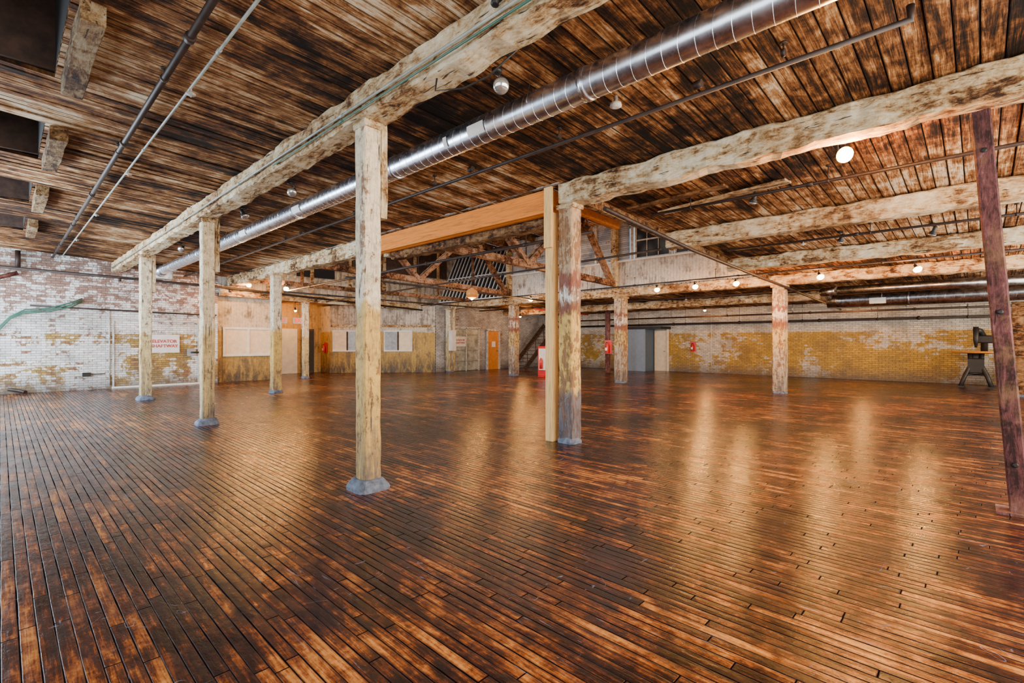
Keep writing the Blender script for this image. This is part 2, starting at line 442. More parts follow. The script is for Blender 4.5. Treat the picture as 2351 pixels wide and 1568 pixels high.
rr = MB()
def zr(x): return 6.45-.055*(x-5.9)
y = OY
while y < YE:
    i = len(rr.v); a, b = y+.004, min(y+.15, YE); dz = random.uniform(0, .01)
    rr.v += [Vector((5.8, a, zr(5.8)+dz)), Vector((16.8, a, zr(16.8)+dz)), Vector((16.8, b, zr(16.8)+dz)), Vector((5.8, b, zr(5.8)+dz))]
    rr.face((i, i+3, i+2, i+1), m_ceilF); y += .15
for yy in [OY+.1+1.3*k for k in range(12)]:
    rr.prism((5.9, yy, zr(5.9)-.12), (15.7, yy, zr(15.7)-.12), .1, .22, m_old, .01, 10)
rr.build('ceiling_raised')

# ------------------------------------------------------------------ walls
MB().box((-3, YE, 0), (5.46, YE+.35, 4.3), m_brickL).build('wall_end')
MB().box((XF, -3.5, 0), (XF+.3, YE, 3.2), m_brickR).build('wall_far')
w = MB(); w.box((5.46, YE+.36, 0), (7.7, YE+.46, 3.3), m_winw)
w.box((7.62, YE+.46, 0), (7.72, 23.5, 3.3), m_alc)
w.build('wall_window_partition')
MB().box((7.0, 23.5, 0), (12.5, 23.7, 3.4), m_alc).build('wall_alcove')
MB().box((7.0, YE+.1, 3.28), (16, 23.6, 3.34), m_ceilF).build('ceiling_alcove')
w = MB(); P0 = Vector((11.0, 22.5, 0)); P1 = Vector((14.7, 19.25, 0)); dd = (P1-P0).normalized(); nn = Vector((dd.y, -dd.x, 0))
if nn.y > 0: nn = -nn
w.prism(P0+Vector((0, 0, 1.1)), P1+Vector((0, 0, 1.1)), .1, 2.2, m_winw, ch=0.001)
w.prism(P0+Vector((0, 0, 2.25))+nn*.02, P1+Vector((0, 0, 2.25))+nn*.02, .16, .12, m_beamx, .008, 12)
w.prism(P0+Vector((0, 0, 2.75)), P1+Vector((0, 0, 2.75)), .06, .95, m_endw, ch=.001)
w.build('wall_partition')
MB().prism((10.98, 23.5, 1.6), (10.98, 22.5, 1.6), .1, 3.2, m_winw, ch=.001).build('wall_return')
MB().box((14.7, 19.2, 0), (XF, 19.4, 3.4), m_brickG).build('wall_end_far')
w = MB(); w.box((5.46, YE, 3.28), (16.8, YE+.1, 6.5), m_endw)
for x in (7.2, 8.9, 10.6, 12.3, 14.0): w.prism((x, YE-.06, 3.3), (x, YE-.06, 6.2), .14, .1, m_beamx, .008, 8)
w.prism((5.5, YE-.1, 3.3), (15.6, YE-.1, 3.12), .2, .28, m_beamx, .012, 20)
w.box((8.0, YE-.04, 4.15), (9.9, YE, 4.6), m_glass)
w.box((6.0, YE-.03, 4.7), (16.0, YE, 6.4), m_wooddk)
w.build('wall_raised_end')
w = MB()
w.box((15.72, OY, 3.4), (15.8, 15.4, 4.4), m_bead)
w.box((15.72, OY, 5.75), (15.8, 15.4, 6.1), m_bead)
w.prism((15.68, OY, 4.42), (15.68, 15.4, 4.42), .12, .06, m_white)
w.box((15.76, 9.2, 4.45), (15.82, 15.4, 5.75), m_brickG)
yy = OY
while yy < 15.4:
    w.prism((15.7, yy, 4.4), (15.7, yy, 5.9), .1, .08, m_trimw); yy += 1.53
w.build('wall_clerestory')
def win(name, y0, y1):
    w = MB(); x = 15.72
    w.box((x+.02, y0, 4.47), (x+.04, y1, 5.7), m_glass)
    for yy in (y0, y1): w.prism((x, yy, 4.45), (x, yy, 5.72), .06, .07, m_trimw)
    for zz in (4.47, 5.7, 5.1): w.prism((x, y0, zz), (x, y1, zz), .05, .05, m_trimw)
    for k in range(1, 3):
        yy = y0+(y1-y0)*k/3; w.prism((x, yy, 4.47), (x, yy, 5.7), .025, .025, m_trimw)
    w.build(name)
win('window_1', 4.65, 5.9); win('window_2', 6.1, 7.4); win('window_3', 7.6, 8.9)
w = MB()
i = len(w.v); w.v += [Vector((15.6, 15.5, 3.5)), Vector((15.6, YE, 3.5)), Vector((16.7, YE, 5.9)), Vector((16.7, 15.5, 5.9))]
w.face((i, i+1, i+2, i+3), m_glass)
for k in range(17):
    yy = 15.5+k*(YE-15.5)/16; w.prism((15.57, yy, 3.5), (16.67, yy, 5.9), .045, .05, m_white)
for t in (0, .5, 1): w.prism((15.56+1.1*t, 15.5, 3.5+2.4*t), (15.56+1.1*t, YE, 3.5+2.4*t), .05, .05, m_white)
w.build('window_sloped_skylight')
MB().box((15.8, 15.4, 3.4), (16.8, 15.5, 6.1), m_endw).box((16.75, 15.4, 3.4), (16.85, YE, 6.1), m_dark).box((15.62, 15.4, 3.25), (16.8, YE, 3.5), m_beamx).build('wall_skylight_cheek_backing')  # includes a dark backing added behind the glazing to cover bright sky
MB().box((5.8, OY-.1, 3.9), (15.8, OY, 6.45), m_endw).build('wall_raised_front')
MB().box((5.72, OY, 3.85), (5.8, YE, 6.5), m_endw).build('wall_raised_side')
def winwall(name, axis, c, a, b):
    w = MB(); sill, head = .9, 3.3
    mm = m_brickL if axis == 'Y' else m_brickR
    def B(u0, u1, z0, z1, m, t=.15):
        if axis == 'X': w.box((c-t, u0, z0), (c, u1, z1), m)
        else: w.box((u0, c-t, z0), (u1, c, z1), m)
    B(a, b, 0, sill, mm); B(a, b, head, 4.2, mm)
    n = int((b-a)/3.3); st = (b-a)/n
    for k in range(n+1):
        u = a+k*st; B(max(a, u-.35), min(b, u+.35), sill, head, mm)
    for k in range(n):
        u0, u1 = a+k*st+.35, a+(k+1)*st-.35
        for j in range(5):
            u = u0+(u1-u0)*j/4; B(u-.025, u+.025, sill, head, m_white, .06)
        for j in range(5):
            z = sill+(head-sill)*j/4; B(u0, u1, z-.02, z+.02, m_white, .06)
    w.build(name)
winwall('wall_left', 'X', -2.85, -3.5, YE)
winwall('wall_back', 'Y', -3.3, -2.8, XF)

# ------------------------------------------------------------------ beams
def beam(name, x, zb, zt, y0, y1, w=.3, m=None, jit=.03):
    MB().prism((x, y0, (zb+zt)/2), (x, y1, (zb+zt)/2), w, zt-zb, m or m_beam, jit, int((y1-y0)/.1), ch=.02).build(name)
beam('ceiling_beam', 2.6, 3.72, 4.01, -3.2, YE-.01, .30)
beam('ceiling_beam', 5.87, 3.53, 3.84, -3.2, 4.52, .30, m_beam2)
beam('ceiling_beam', 5.87, 3.50, 3.84, 9.8, YE-.2, .30, m_beam)
beam('ceiling_beam', 9.15, 3.33, 3.63, -3.2, OY, .30, m_beam2)
beam('ceiling_beam', 12.4, 3.22, 3.50, -3.2, OY, .30, m_beam2)
beam('ceiling_beam', 15.7, 3.13, 3.42, -3.2, 19.1, .34, m_beam2)
beam('ceiling_beam', 19.5, 2.93, 3.22, -3.2, 19.1, .30, m_beam2)
b = MB(); b.prism((5.74, 4.66, 3.62), (5.74, 9.75, 3.62), .09, .34, m_glulam, ch=.004)
b.prism((5.85, 4.66, 3.62), (5.85, 9.75, 3.62), .09, .34, m_glulam, ch=.004)
b.build('replacement_beam')
beam('old_timber_beam', 6.16, 3.34, 3.66, 4.6, 9.5, .26, m_old)
MB().prism((5.9, OY+.06, 3.74), (15.6, OY+.06, 3.36), .1, .16, m_old, .012, 40).build('header_beam')
MB().prism((6.0, 5.15, 3.86), (8.4, 5.15, 3.78), .09, .14, m_glulam).prism((6.0, 5.75, 3.9), (7.6, 5.75, 3.9), .09, .14, m_glulam).build('new_joists')
MB().prism((7.45, 1.9, 3.70), (7.75, 3.9, 3.68), .22, .03, m_beam2, .006, 14).prism((7.1, 2.6, 3.70), (7.2, 4.2, 3.69), .16, .03, m_old, .006, 12).build('loose_ceiling_board')

# ------------------------------------------------------------------ columns
def column(x, y, w, ztop, m, plank=False, plinth=.3, jit=.010, cap=True):
    b = MB()
    b.prism((x, y, .06), (x, y, ztop-.02), w, w, m, jit, 40, ch=.014)
    if plinth:
        p = plinth/2
        pr = [(0, 1.0), (.03, .99), (.06, .9), (.085, .78), (.105, .68), (.115, .6)]
        base = len(b.v); k = 24
        for (z, s_) in pr:
            for j in range(k):
                a = 2*math.pi*j/k+math.pi/8; ca, sa = math.cos(a), math.sin(a)
                q = 1/max(abs(ca), abs(sa)); q = min(q, 1.2)
                v = Vector((x+ca*q*p*s_, y+sa*q*p*s_, z)); v += mn.noise_vector(v*9)*.02*(1 if z > 0 else 0)
                b.v.append(v)
        for i in range(len(pr)-1):
            for j in range(k):
                j2 = (j+1) % k; b.face((base+i*k+j, base+i*k+j2, base+(i+1)*k+j2, base+(i+1)*k+j), m_plinth)
        b.face(tuple(base+(len(pr)-1)*k+j for j in range(k)), m_plinth)
    if cap: b.prism((x, y-w*.62, ztop-.035), (x, y+w*.62, ztop-.035), w*1.12, .07, m_beam, .008, 6, ch=.012)
    if plank:
        b.prism((x+w/2+.045, y+.01, ztop-.95), (x+w/2+.045, y+.01, ztop+.02), .075, w*1.0, m_brace, .010, 14, up=(0, 1, 0))
    b.build('wooden_column')
column(2.6, 4.52, .19, 3.72, m_colA, True, .36)
column(2.6, 10.15, .20, 3.72, m_colB, True, .36)
column(2.6, 15.6, .24, 3.72, m_colB, True, .40)
column(5.87, 4.42, .245, 3.53, m_colD, False, .30)
column(5.87, 10.1, .24, 3.48, m_colA, False, .34)
column(5.60, 14.95, .25, 3.50, m_colA, False, .34)
column(8.6, 19.88, .22, 3.10, m_colB, False, .3)
column(15.65, 4.2, .33, 3.13, m_colG, False, .36)
column(15.7, 9.5, .36, 3.13, m_colG, False, .4)
column(15.7, 14.9, .34, 3.13, m_colG, False, .38)
column(15.4, 18.95, .34, 3.13, m_colB, False, .36)
b = MB(); b.prism((5.79, 4.70, 0), (5.79, 4.70, 3.44), .14, .14, m_pine, ch=.004)
b.prism((5.66, 4.66, 2.9), (5.66, 4.66, 3.80), .05, .14, m_pine, ch=.003); b.build('new_pine_post')
b = MB(); b.prism((6.13, -.25, .02), (5.88, .0, 3.49), .13, .13, m_rust, .003, 30, ch=.012)
b.box((6.0, -.4, 0), (6.28, -.1, .02), m_rust)
for t in (.12, .5, .9):
    q = Vector((6.13, -.25, .02)).lerp(Vector((5.88, .0, 3.49)), t); b.lathe(q+Vector((-.064, 0, 0)), (-1, 0, 0), [(0, .022), (.012, .022), (.014, .012)], m_black, 6)
b.build('leaning_steel_post')
b = MB(); b.prism((20.6, 13.2, 0), (20.6, 13.2, 3.1), .2, .2, m_rust, ch=.02); b.box((20.4, 13.0, 0), (20.8, 13.4, .04), m_rust); b.build('steel_post')
b = MB(); b.prism((19.3, -.78, 0), (19.3, -.78, 2.9), .3, .3, m_old, .008, 20); b.box((19.05, -1.0, 0), (19.55, -.55, .06), m_plinth); b.build('timber_post')

# ------------------------------------------------------------------ trusses
for ty in (9.7, 15.1):
    b = MB(); zb = lambda x: 3.95-.035*(x-5.9)
    b.prism((6.0, ty, zb(6)), (15.6, ty, zb(15.6)), .2, .2, m_truss, .012, 30)
    b.prism((6.0, ty, zr(6)-.2), (15.6, ty, zr(15.6)-.2), .2, .2, m_truss, .012, 30)
    for (xa, xb) in ((15.4, 13.5), (6.2, 8.1)):
        b.prism((xa, ty, zb(xa)), (xb, ty, zr(xb)-.2), .18, .18, m_truss, .008, 10)
    for (xa, xb) in ((10.75, 13.2), (10.75, 8.3)):
        for o in (-.09, .09):
            b.prism((xa, ty+o, zb(xa)), (xb, ty+o, zr(xb)-.2), .1, .14, m_truss, .006, 10)
    for xv in (13.4, 8.1): b.tube([(xv, ty, zb(xv)), (xv, ty, zr(xv))], .018, m_pipe)
    b.tube([(10.75, ty, zb(10.75)-.14), (10.75, ty, zr(10.75))], .02, m_pipe)
    for xp in (15.6, 6.12): b.prism((xp, ty, 3.42), (xp, ty, zr(xp)), .2, .2, m_beamx, .008, 12)
    for (xa, ya, xb, yb) in ((13.4, ty, 15.5, ty+2.2), (8.1, ty, 6.2, ty+2.2)):
        b.prism((xa, ya, zr(xa)-.45), (xb, yb, zb(xb)+.1), .1, .14, m_truss, .006, 10)
    b.build('roof_truss')
for x in (8.2, 13.4):
    MB().prism((x, OY, 6.0), (x, YE, 6.0), .12, .2, m_truss, .01, 40).build('roof_purlin')
b = MB(); yy = 17.6; b.prism((6.1, yy, 3.55), (15.5, yy, 3.45), .14, .16, m_truss, .012, 30)
for xv in (7.5, 10.7, 13.6): b.prism((xv, yy, 3.5), (xv, yy, zr(xv)-.1), .09, .09, m_old, .006, 8)
b.build('tie_beam')

# ------------------------------------------------------------------ spiral duct
def spiral_duct(name, x, z, y0, y1, r, labels=(), box_end=True, pitch=.13, m=None):
    m = m or m_galv
    b = MB(); n = 32
    ny = int((y1-y0)/.5)
    b.tube([(x, y0+(y1-y0)*i/ny, z) for i in range(ny+1)], r, m, n)
    k = int((y1-y0)/pitch*18)
    b.tube([(x+math.cos(t*2*math.pi/18)*(r+.001), y0+.05+(y1-y0-.1)*t/k, z+math.sin(t*2*math.pi/18)*(r+.001)) for t in range(k+1)], .0035, m, 4)
    yy = y0+1.5
    while yy < y1-1:
        b.tube([(x, yy-.03, z), (x, yy+.03, z)], r+.008, m, n)
        b.tube([(x, yy+.6, z-r-.004), (x-r-.005, yy+.6, z), (x-r*.7, yy+.6, zc(x)-.02)], .006, m, 4)
        yy += 3.0
    for (ly, ln) in labels:
        i0 = len(b.v)
        for a in range(6):
            ang = math.radians(175+a*9)
            for yy in (ly, ly+ln): b.v.append(Vector((x+math.cos(ang)*(r+.012), yy, z+math.sin(ang)*(r+.012))))
        for a in range(5): b.face((i0+2*a, i0+2*a+2, i0+2*a+3, i0+2*a+1), m_white)
    if box_end:
        b.box((x-.28, y1-.02, z-.24), (x+.28, y1+.45, z+.16), m, .01)
        b.tube([(x, y1-.25, z), (x, y1, z)], r, m, n, rr=[r, r+.07])
    b.build(name)
spiral_duct('spiral_duct', 3.58, 3.77, -2.0, 19.0, .138, [(3.7, .25), (4.3, .06), (8.2, .3), (10.8, .35), (12.6, .2)])
spiral_duct('ventilation_duct', 18.2, 2.78, -3, 3.5, .22, [(2.0, .4)], False, .2, m_galvd)
b = MB(); b.tube([(16.3, -1.5, 2.93), (16.3, 2.9, 2.93)], .12, m_galvd, 20).tube([(16.3, 2.9, 2.93), (16.6, 3.3, 2.93), (17.6, 3.4, 2.88)], .12, m_galvd, 20).build('branch_duct')

# ------------------------------------------------------------------ pipes
def pipe(name, pts, r, m, hang=0, heads=0, couple=True):
    b = MB(); b.tube(pts, r, m, 10)
    a, c = Vector(pts[0]), Vector(pts[-1]); L = (c-a).length; d = (c-a)/L
    if couple and len(pts) < 4:
        t = 1.5
        while t < L: b.tube([a+d*(t-.035), a+d*(t+.035)], r*1.45, m, 10); t += 3.1
    if hang:
        t = .8
        while t < L:
            q = a+d*t; zt = zc(q.x)-.002 if not (q.x > 6 and q.y > OY and q.x < 15.6) else q.z+.25
            b.tube([q, (q.x, q.y, zt)], .007, m, 5); b.tube([q-d*.015, q+d*.015], r*1.25, m, 10)
            b.tube([(q.x, q.y, zt-.015), (q.x, q.y, zt)], .03, m, 8)
            t += hang
    if heads:
        t = heads*.6
        while t < L:
            q = a+d*t; b.lathe(q, (0, 0, -1), [(0, .012), (.05, .012), (.055, .045), (.065, .045), (.07, .012), (.09, .006)], m_trimw, 12); t += heads
    return b.build(name)
pipe('sprinkler_pipe', [(1.08, -3, 4.0), (1.08, 19.9, 4.0)], .03, m_pipe, 2.6)
pipe('conduit_pipe', [(1.32, -3, 3.99), (1.24, 19.5, 3.96)], .013, m_pipew, 0, 3.3)
pipe('sprinkler_pipe', [(4.38, .35, 3.84), (4.38, .35, 3.74), (4.38, 19.8, 3.74)], .026, m_pipe, 2.3, 0)
pipe('conduit_pipe', [(2.405, -3, 3.80), (2.405, 19.8, 3.80)], .012, m_pipew)
pipe('cable_conduit', [(2.40, -3, 3.74), (2.40, 6.5, 3.74)], .009, m_green)
pipe('lamp_conduit', [(2.80, -3, 3.80), (2.80, 16, 3.80)], .012, m_black)
pipe('sprinkler_main', [(6.1, 3.96, 3.44), (9.15, 3.96, 3.24), (12.4, 3.96, 3.12), (15.7, 3.96, 3.02), (22.8, 3.96, 2.76)], .035, m_pipe, 0)
pipe('branch_sprinkler_pipe', [(7.3, -3, 3.55), (7.3, 3.85, 3.55)], .022, m_pipe, 1.8, 0)
pipe('branch_sprinkler_pipe', [(10.6, -3, 3.42), (10.6, 3.85, 3.42)], .022, m_pipe, 1.8, 3.4)
pipe('overhead_pipe', [(13.7, -3, 3.3), (13.7, 19.0, 3.2)], .022, m_pipe, 2.5, 0)
pipe('overhead_pipe', [(17.4, -3, 3.1), (17.4, 19.0, 3.1)], .03, m_pipe, 2.5, 3)
pipe('overhead_pipe', [(21.4, -3, 2.6), (21.4, 17.0, 2.6)], .035, m_pipe, 2.5, 0)
pipe('overhead_pipe', [(22.9, -3, 2.35), (22.9, 19.0, 2.35)], .05, m_pipe, 2.5, 0)
pipe('steam_pipe', [(19.0, -3, 2.62), (19.0, 5.5, 2.62)], .04, m_pipew, 2.5, 0)
pipe('long_pipe', [(6.9, OY+.3, 3.35), (6.9, 19.7, 3.25)], .03, m_pipe, 0)
pipe('long_pipe', [(9.4, OY+.3, 3.40), (9.4, 19.7, 3.15)], .025, m_pipe, 0)
pipe('cross_pipe', [(6.3, 12.1, 3.2), (15.5, 12.1, 3.05)], .03, m_pipe, 0)
pipe('cross_pipe', [(6.3, 16.2, 3.1), (15.5, 16.2, 3.0)], .03, m_pipe, 0)
pipe('heating_pipe', [(-2, 19.6, 3.62), (5.3, 19.6, 3.45), (13.9, 19.2, 2.99)], .04, m_pipe, 0)
pipe('wall_pipe', [(.6, 19.93, 2.55), (2.3, 19.93, 2.5), (4.7, 19.93, 2.45), (5.4, 19.93, 2.45)], .025, m_pipe, 0)
pipe('drain_pipe', [(.35, 19.85, 3.6), (.35, 19.85, 4.1)], .06, m_pipe, 0)
pipe('drain_pipe', [(.35, 19.75, 3.45), (-.8, 19.75, 2.95)], .06, m_rust, 0)
pipe('drain_pipe', [(.15, 19.85, .15), (.35, 19.85, .1), (.5, 19.6, .06)], .05, m_pipe, 0)
pipe('wall_conduit', [(2.4, 19.97, .12), (2.4, 19.97, 2.5)], .02, m_trimw, 0)
pipe('red_sprinkler_main', [(16.4, 14.3, 2.95), (20.5, 14.3, 2.85)], .035, m_red, 0)
pipe('pull_cord', [(23.3, 9.2, 2.9), (23.3, 9.2, .3)], .012, m_white, 0)
b = MB()
for o in (0, .05, .1):
    b.tube([(-.6, 19.9, 1.2+o), (-.1, 19.9, 1.7+o), (.2, 19.88, 2.15+o*.6), (.5, 19.85, 2.32+o), (1.0, 19.85, 2.38+o), (1.5, 19.85, 2.55+o*1.3), (1.75, 19.93, 2.72+o)], .018, m_green, 8)
b.build('green_cable_bundle')
b = MB(); b.tube([(2.5, 3.25, 3.68), (2.52, 3.3, 3.60), (2.62, 3.05, 3.57), (2.75, 2.9, 3.66), (2.78, 2.6, 3.77)], .008, m_black, 8).build('flexible_conduit')
b = MB(); b.lathe((2.41, 2.45, 3.93), (-.3, 0, -1), [(0, .05), (.02, .05), (.03, .025), (.08, .03), (.085, .012)], m_black, 12).build('cable_knob')

# ------------------------------------------------------------------ lamps
BC = (1, .43, .10)
def lamp(name, p, aim=(0, 0, -1), lit=0, r=.07, top=None):
    b = MB(); p = Vector(p); aim = Vector(aim).normalized()
    b.lathe(p-aim*.14, aim, [(0, .022), (.01, .03), (.06, .032), (.075, .03), (.11, r*.85), (.14, r)], m_black, 18)
    b.lathe(p, aim, [(0, r*.97), (.02, r*.95), (.045, r*.75), (.06, r*.45), (.066, .002)] if lit else [(0, r*.97), (.012, r*.9), (.028, r*.6), (.034, .002)], m_bulb if lit else m_lens, 18)
    t = Vector(top) if top else Vector((p.x, p.y, p.z+.2))
    q = p-aim*.14
    b.tube([q, (q.x, q.y, (q.z+t.z)/2+.01), t], .009, m_black, 6)
    b.lathe((t.x, t.y, t.z), (0, 0, -1), [(0, .045), (.03, .045), (.035, .01)], m_black, 12)
    ob = b.build(name)
    if lit:
        L = bpy.data.lights.new('bulb_light', 'POINT'); L.energy = lit; L.color = BC; L.shadow_soft_size = .05
        lo = bpy.data.objects.new('bulb_light', L); bpy.context.collection.objects.link(lo)
        lo.location = p+aim*.15; lo.parent = ob; lo.matrix_parent_inverse = Matrix.Translation(-ob.location)
    return ob
cam_aim = (-.5, -.6, -.5)
for yy, a in ((2.9, cam_aim), (7.15, cam_aim), (9.1, (.3, -.4, -.8)), (13.4, cam_aim), (17.5, cam_aim)):
    lamp('spot_lamp', (2.90, yy, 3.64), a, 0, .07, (2.90, yy+.05, 3.80))
def zt(x): return zc(x)-.01
lamp('ceiling_bulb_lamp', (6.25, 1.05, 3.50), (-.6, -.5, -.4), 280, .085, (6.25, 1.05, zt(6.25)))
for (y, l) in ((1.0, 230), (2.85, 230), (4.85, 230), (6.0, 190), (7.2, 30), (12.4, 140)):
    lamp('ceiling_bulb_lamp', (14.0, y, 3.10), (-.5, -.35, -.7), l, .085, (14.0, y, zt(14) if y < OY else 3.24))
lamp('ceiling_bulb_lamp', (6.15, 18.9, 3.52), (-.3, -.6, -.6), 190, .09, (6.15, 18.9, 3.8))
lamp('ceiling_bulb_lamp', (6.9, 17.5, 3.34), (-.3, -.6, -.6), 190, .09, (6.9, 17.5, 3.5))
for (x, y) in ((7.6, 2.4), (10.9, 1.9), (11.2, .6)):
    lamp('spot_lamp', (x, y, zc(x)-.2), (.2, .3, -.8), 0, .06, (x, y, zt(x)))
x, y = 10.3, 11.6
b = MB(); b.tube([(x, y, 3.2), (x, y, 3.75)], .012, m_black)
b.lathe((x, y, 3.2), (0, 0, -1), [(0, .03), (.04, .06), (.1, .17), (.2, .19), (.3, .16), (.34, .1)], m_orange, 20)
b.lathe((x, y, 2.87), (0, 0, -1), [(0, .06), (.03, .05), (.06, .01)], m_bulb, 12); o = b.build('pendant_lamp')
L = bpy.data.lights.new('bulb_light', 'POINT'); L.energy = 100; L.color = BC; L.shadow_soft_size = .06
lo = bpy.data.objects.new('bulb_light', L); bpy.context.collection.objects.link(lo); lo.location = (x, y, 2.72); lo.parent = o
lo.matrix_parent_inverse = Matrix.Translation(-o.location)
lamp('ceiling_bulb_lamp', (9.2, 22.3, 2.9), (0, -.3, -.9), 110, .06, (9.2, 22.3, 3.28))
lamp('ceiling_bulb_lamp', (18.6, 17.2, 2.8), (0, 0, -1), 90, .06, (18.6, 17.2, 3.2))
lamp('ceiling_bulb_lamp', (20.8, 8.5, 2.85), (0, 0, -1), 110, .06, (20.8, 8.5, 3.1))
lamp('ceiling_bulb_lamp', (20.8, 3.0, 2.85), (0, 0, -1), 110, .06, (20.8, 3.0, 3.1))
b = MB(); b.lathe((4.2, 2.6, 3.92), (0, 0, -1), [(0, .02), (.06, .02), (.07, .055), (.1, .06), (.115, .03)], m_trimw, 14); b.build('smoke_detector')

# ------------------------------------------------------------------ wall fittings
def sign(name, x0, x1, z0, z1, y, body, size):
    b = MB(); b.box((x0, y-.03, z0), (x1, y-.004, z1), m_white, .004); o = b.build(name)
    text(body, ((x0+x1)/2, y-.036, (z0+z1)/2), 0, size, m_redt, o)
sign('elevator_sign', 3.42, 4.28, 1.12, 1.73, YE-.02, 'ELEVATOR\nSHAFTWAY', .145)
sign('shaftway_sign', 15.75, 16.5, 1.25, 1.75, 19.08, 'ELEVATOR\nSHAFTWAY', .125)
b = MB(); b.prism((2.5, YE-.02, 0), (2.5, YE-.02, 2.15), .05, .04, m_trimw); b.prism((4.85, YE-.02, 0), (4.85, YE-.02, 2.15), .05, .04, m_trimw)
b.prism((2.46, YE-.02, 2.18), (4.9, YE-.02, 2.18), .04, .05, m_trimw); b.prism((2.46, YE-.02, .03), (4.9, YE-.02, .03), .05, .06, m_white)
b.build('trim_1')
b = MB(); b.box((4.5, YE-.1, 1.0), (4.75, YE-.01, 1.25), m_grey, .01); b.tube([(4.6, YE-.12, 1.12), (4.9, YE-.12, 1.12)], .03, m_black, 8); b.build('switch_box')
b = MB(); b.box((1.75, YE-.08, .42), (1.95, YE-.005, .54), m_black, .01); b.tube([(1.95, YE-.04, .48), (2.3, YE-.04, .48)], .012, m_black, 6); b.build('wall_outlet')
def pwin(name, x0, x1, z0, z1, y, m, cols=2):
    b = MB(); b.box((x0, y-.03, z0), (x1, y-.005, z1), m)
    for x in [x0+(x1-x0)*k/cols for k in range(cols+1)]: b.prism((x, y-.04, z0), (x, y-.04, z1), .07, .06, m_white)
    for z in (z0, z1): b.prism((x0-.04, y-.045, z), (x1+.04, y-.045, z), .06, .08, m_white)
    b.build(name)
pwin('window_4', 5.75, 7.45, .98, 2.0, YE+.36, m_cream)
def dwin(name, t0, t1, z0, z1, ms, cols=2):
    b = MB(); q = lambda t, z, o: Vector((P0.x, P0.y, z))+dd*t+nn*o
    zc_ = (z0+z1)/2
    for k in range(cols):
        b.prism(q(t0+(t1-t0)*k/cols, zc_, .065), q(t0+(t1-t0)*(k+1)/cols, zc_, .065), .02, z1-z0, ms[k])
    for k in range(cols+1):
        t = t0+(t1-t0)*k/cols; b.prism(q(t, z0, .08), q(t, z1, .08), .06, .06, m_white if k in (0, cols) else m_wooddk)
    for z in (z0, z1): b.prism(q(t0-.03, z, .08), q(t1+.03, z, .08), .06, .07, m_white)
    b.build(name)
m_pane = plain('dusty_pane', (.28, .30, .30), .3, 0, .3)
dwin('window_5', .1, 1.4, 1.05, 2.0, [m_cream, m_pane]); dwin('window_6', 2.5, 3.8, 1.05, 2.0, [m_pane, m_cream])
b = MB(); b.box((8.75, 23.42, 0), (9.75, 23.49, 2.1), m_white, .005); b.box((9.95, 23.4, 0), (10.55, 23.49, 2.1), m_wooddk, .005)
b.box((10.0, 23.37, .1), (10.5, 23.4, 2.0), m_black); b.tube([(10.05, 23.33, 1.0), (10.05, 23.4, 1.0)], .03, m_grey)
b.build('door_1')
for x in (7.95, 8.75):
    b = MB(); b.box((x-.28, 20.75, 2.25), (x+.28, 20.82, 2.5), m_white, .005); b.tube([(x, 20.78, 2.5), (x, 20.78, 3.28)], .01, m_grey, 6)
    o = b.build('exit_sign'); text('EXIT', (x, 20.745, 2.375), 0, .22, m_exit, o)
b = MB(); b.box((15.75, 19.12, .02), (16.55, 19.19, 2.1), m_firedoor, .01); b.box((16.6, 19.12, .02), (17.4, 19.19, 2.1), m_firedoor, .01)
for x in (15.7, 16.58, 17.45): b.prism((x, 19.12, 0), (x, 19.12, 2.2), .08, .06, m_trimw)
b.prism((15.6, 19.12, 2.2), (17.55, 19.12, 2.2), .06, .1, m_trimw)
for z in (.5, 1.05, 1.85): b.prism((15.75, 19.11, z), (17.4, 19.11, z), .02, .05, m_grey)
b.build('door_2')
b = MB(); b.box((18.1, 19.12, 0), (18.9, 19.19, 2.05), m_orange, .005)
for x in (18.05, 18.95): b.prism((x, 19.12, 0), (x, 19.12, 2.1), .1, .12, m_trimw)
b.prism((18.0, 19.12, 2.12), (19.0, 19.12, 2.12), .12, .1, m_trimw); b.box((18.4, 19.09, 1.2), (18.65, 19.12, 1.5), m_white)
b.tube([(18.8, 19.06, 1.0), (18.8, 19.12, 1.0)], .035, m_grey); b.build('door_3')
b = MB(); b.box((15.12, 18.56, 1.05), (15.45, 18.74, 2.05), m_white, .012); b.box((15.16, 18.545, 1.1), (15.41, 18.56, 2.0), m_white)
b.tube([(15.28, 18.68, 2.05), (15.28, 18.68, 3.1)], .025, m_grey); b.tube([(15.28, 18.68, .3), (15.28, 18.68, 1.05)], .025, m_grey); b.build('electrical_panel')
b = MB(); XD = XF-.01
b.box((22.5, 12.2, 0), (XD, 12.3, 2.12), m_blue); b.box((22.5, 13.2, 0), (XD, 13.3, 2.12), m_blue)
b.box((22.42, 12.2, 0), (22.5, 13.3, 2.12), m_bluel); b.box((22.35, 11.3, 2.12), (XD, 13.4, 2.25), m_black)
b.box((XF-.1, 11.5, 0), (XF-.03, 12.15, 2.05), m_cream, .005); b.prism((XF-.1, 11.42, 0), (XF-.1, 11.42, 2.12), .1, .1, m_cream)
b.tube([(XF-.16, 11.6, 1.), (XF-.1, 11.6, 1.)], .03, m_grey); b.build('door_4')
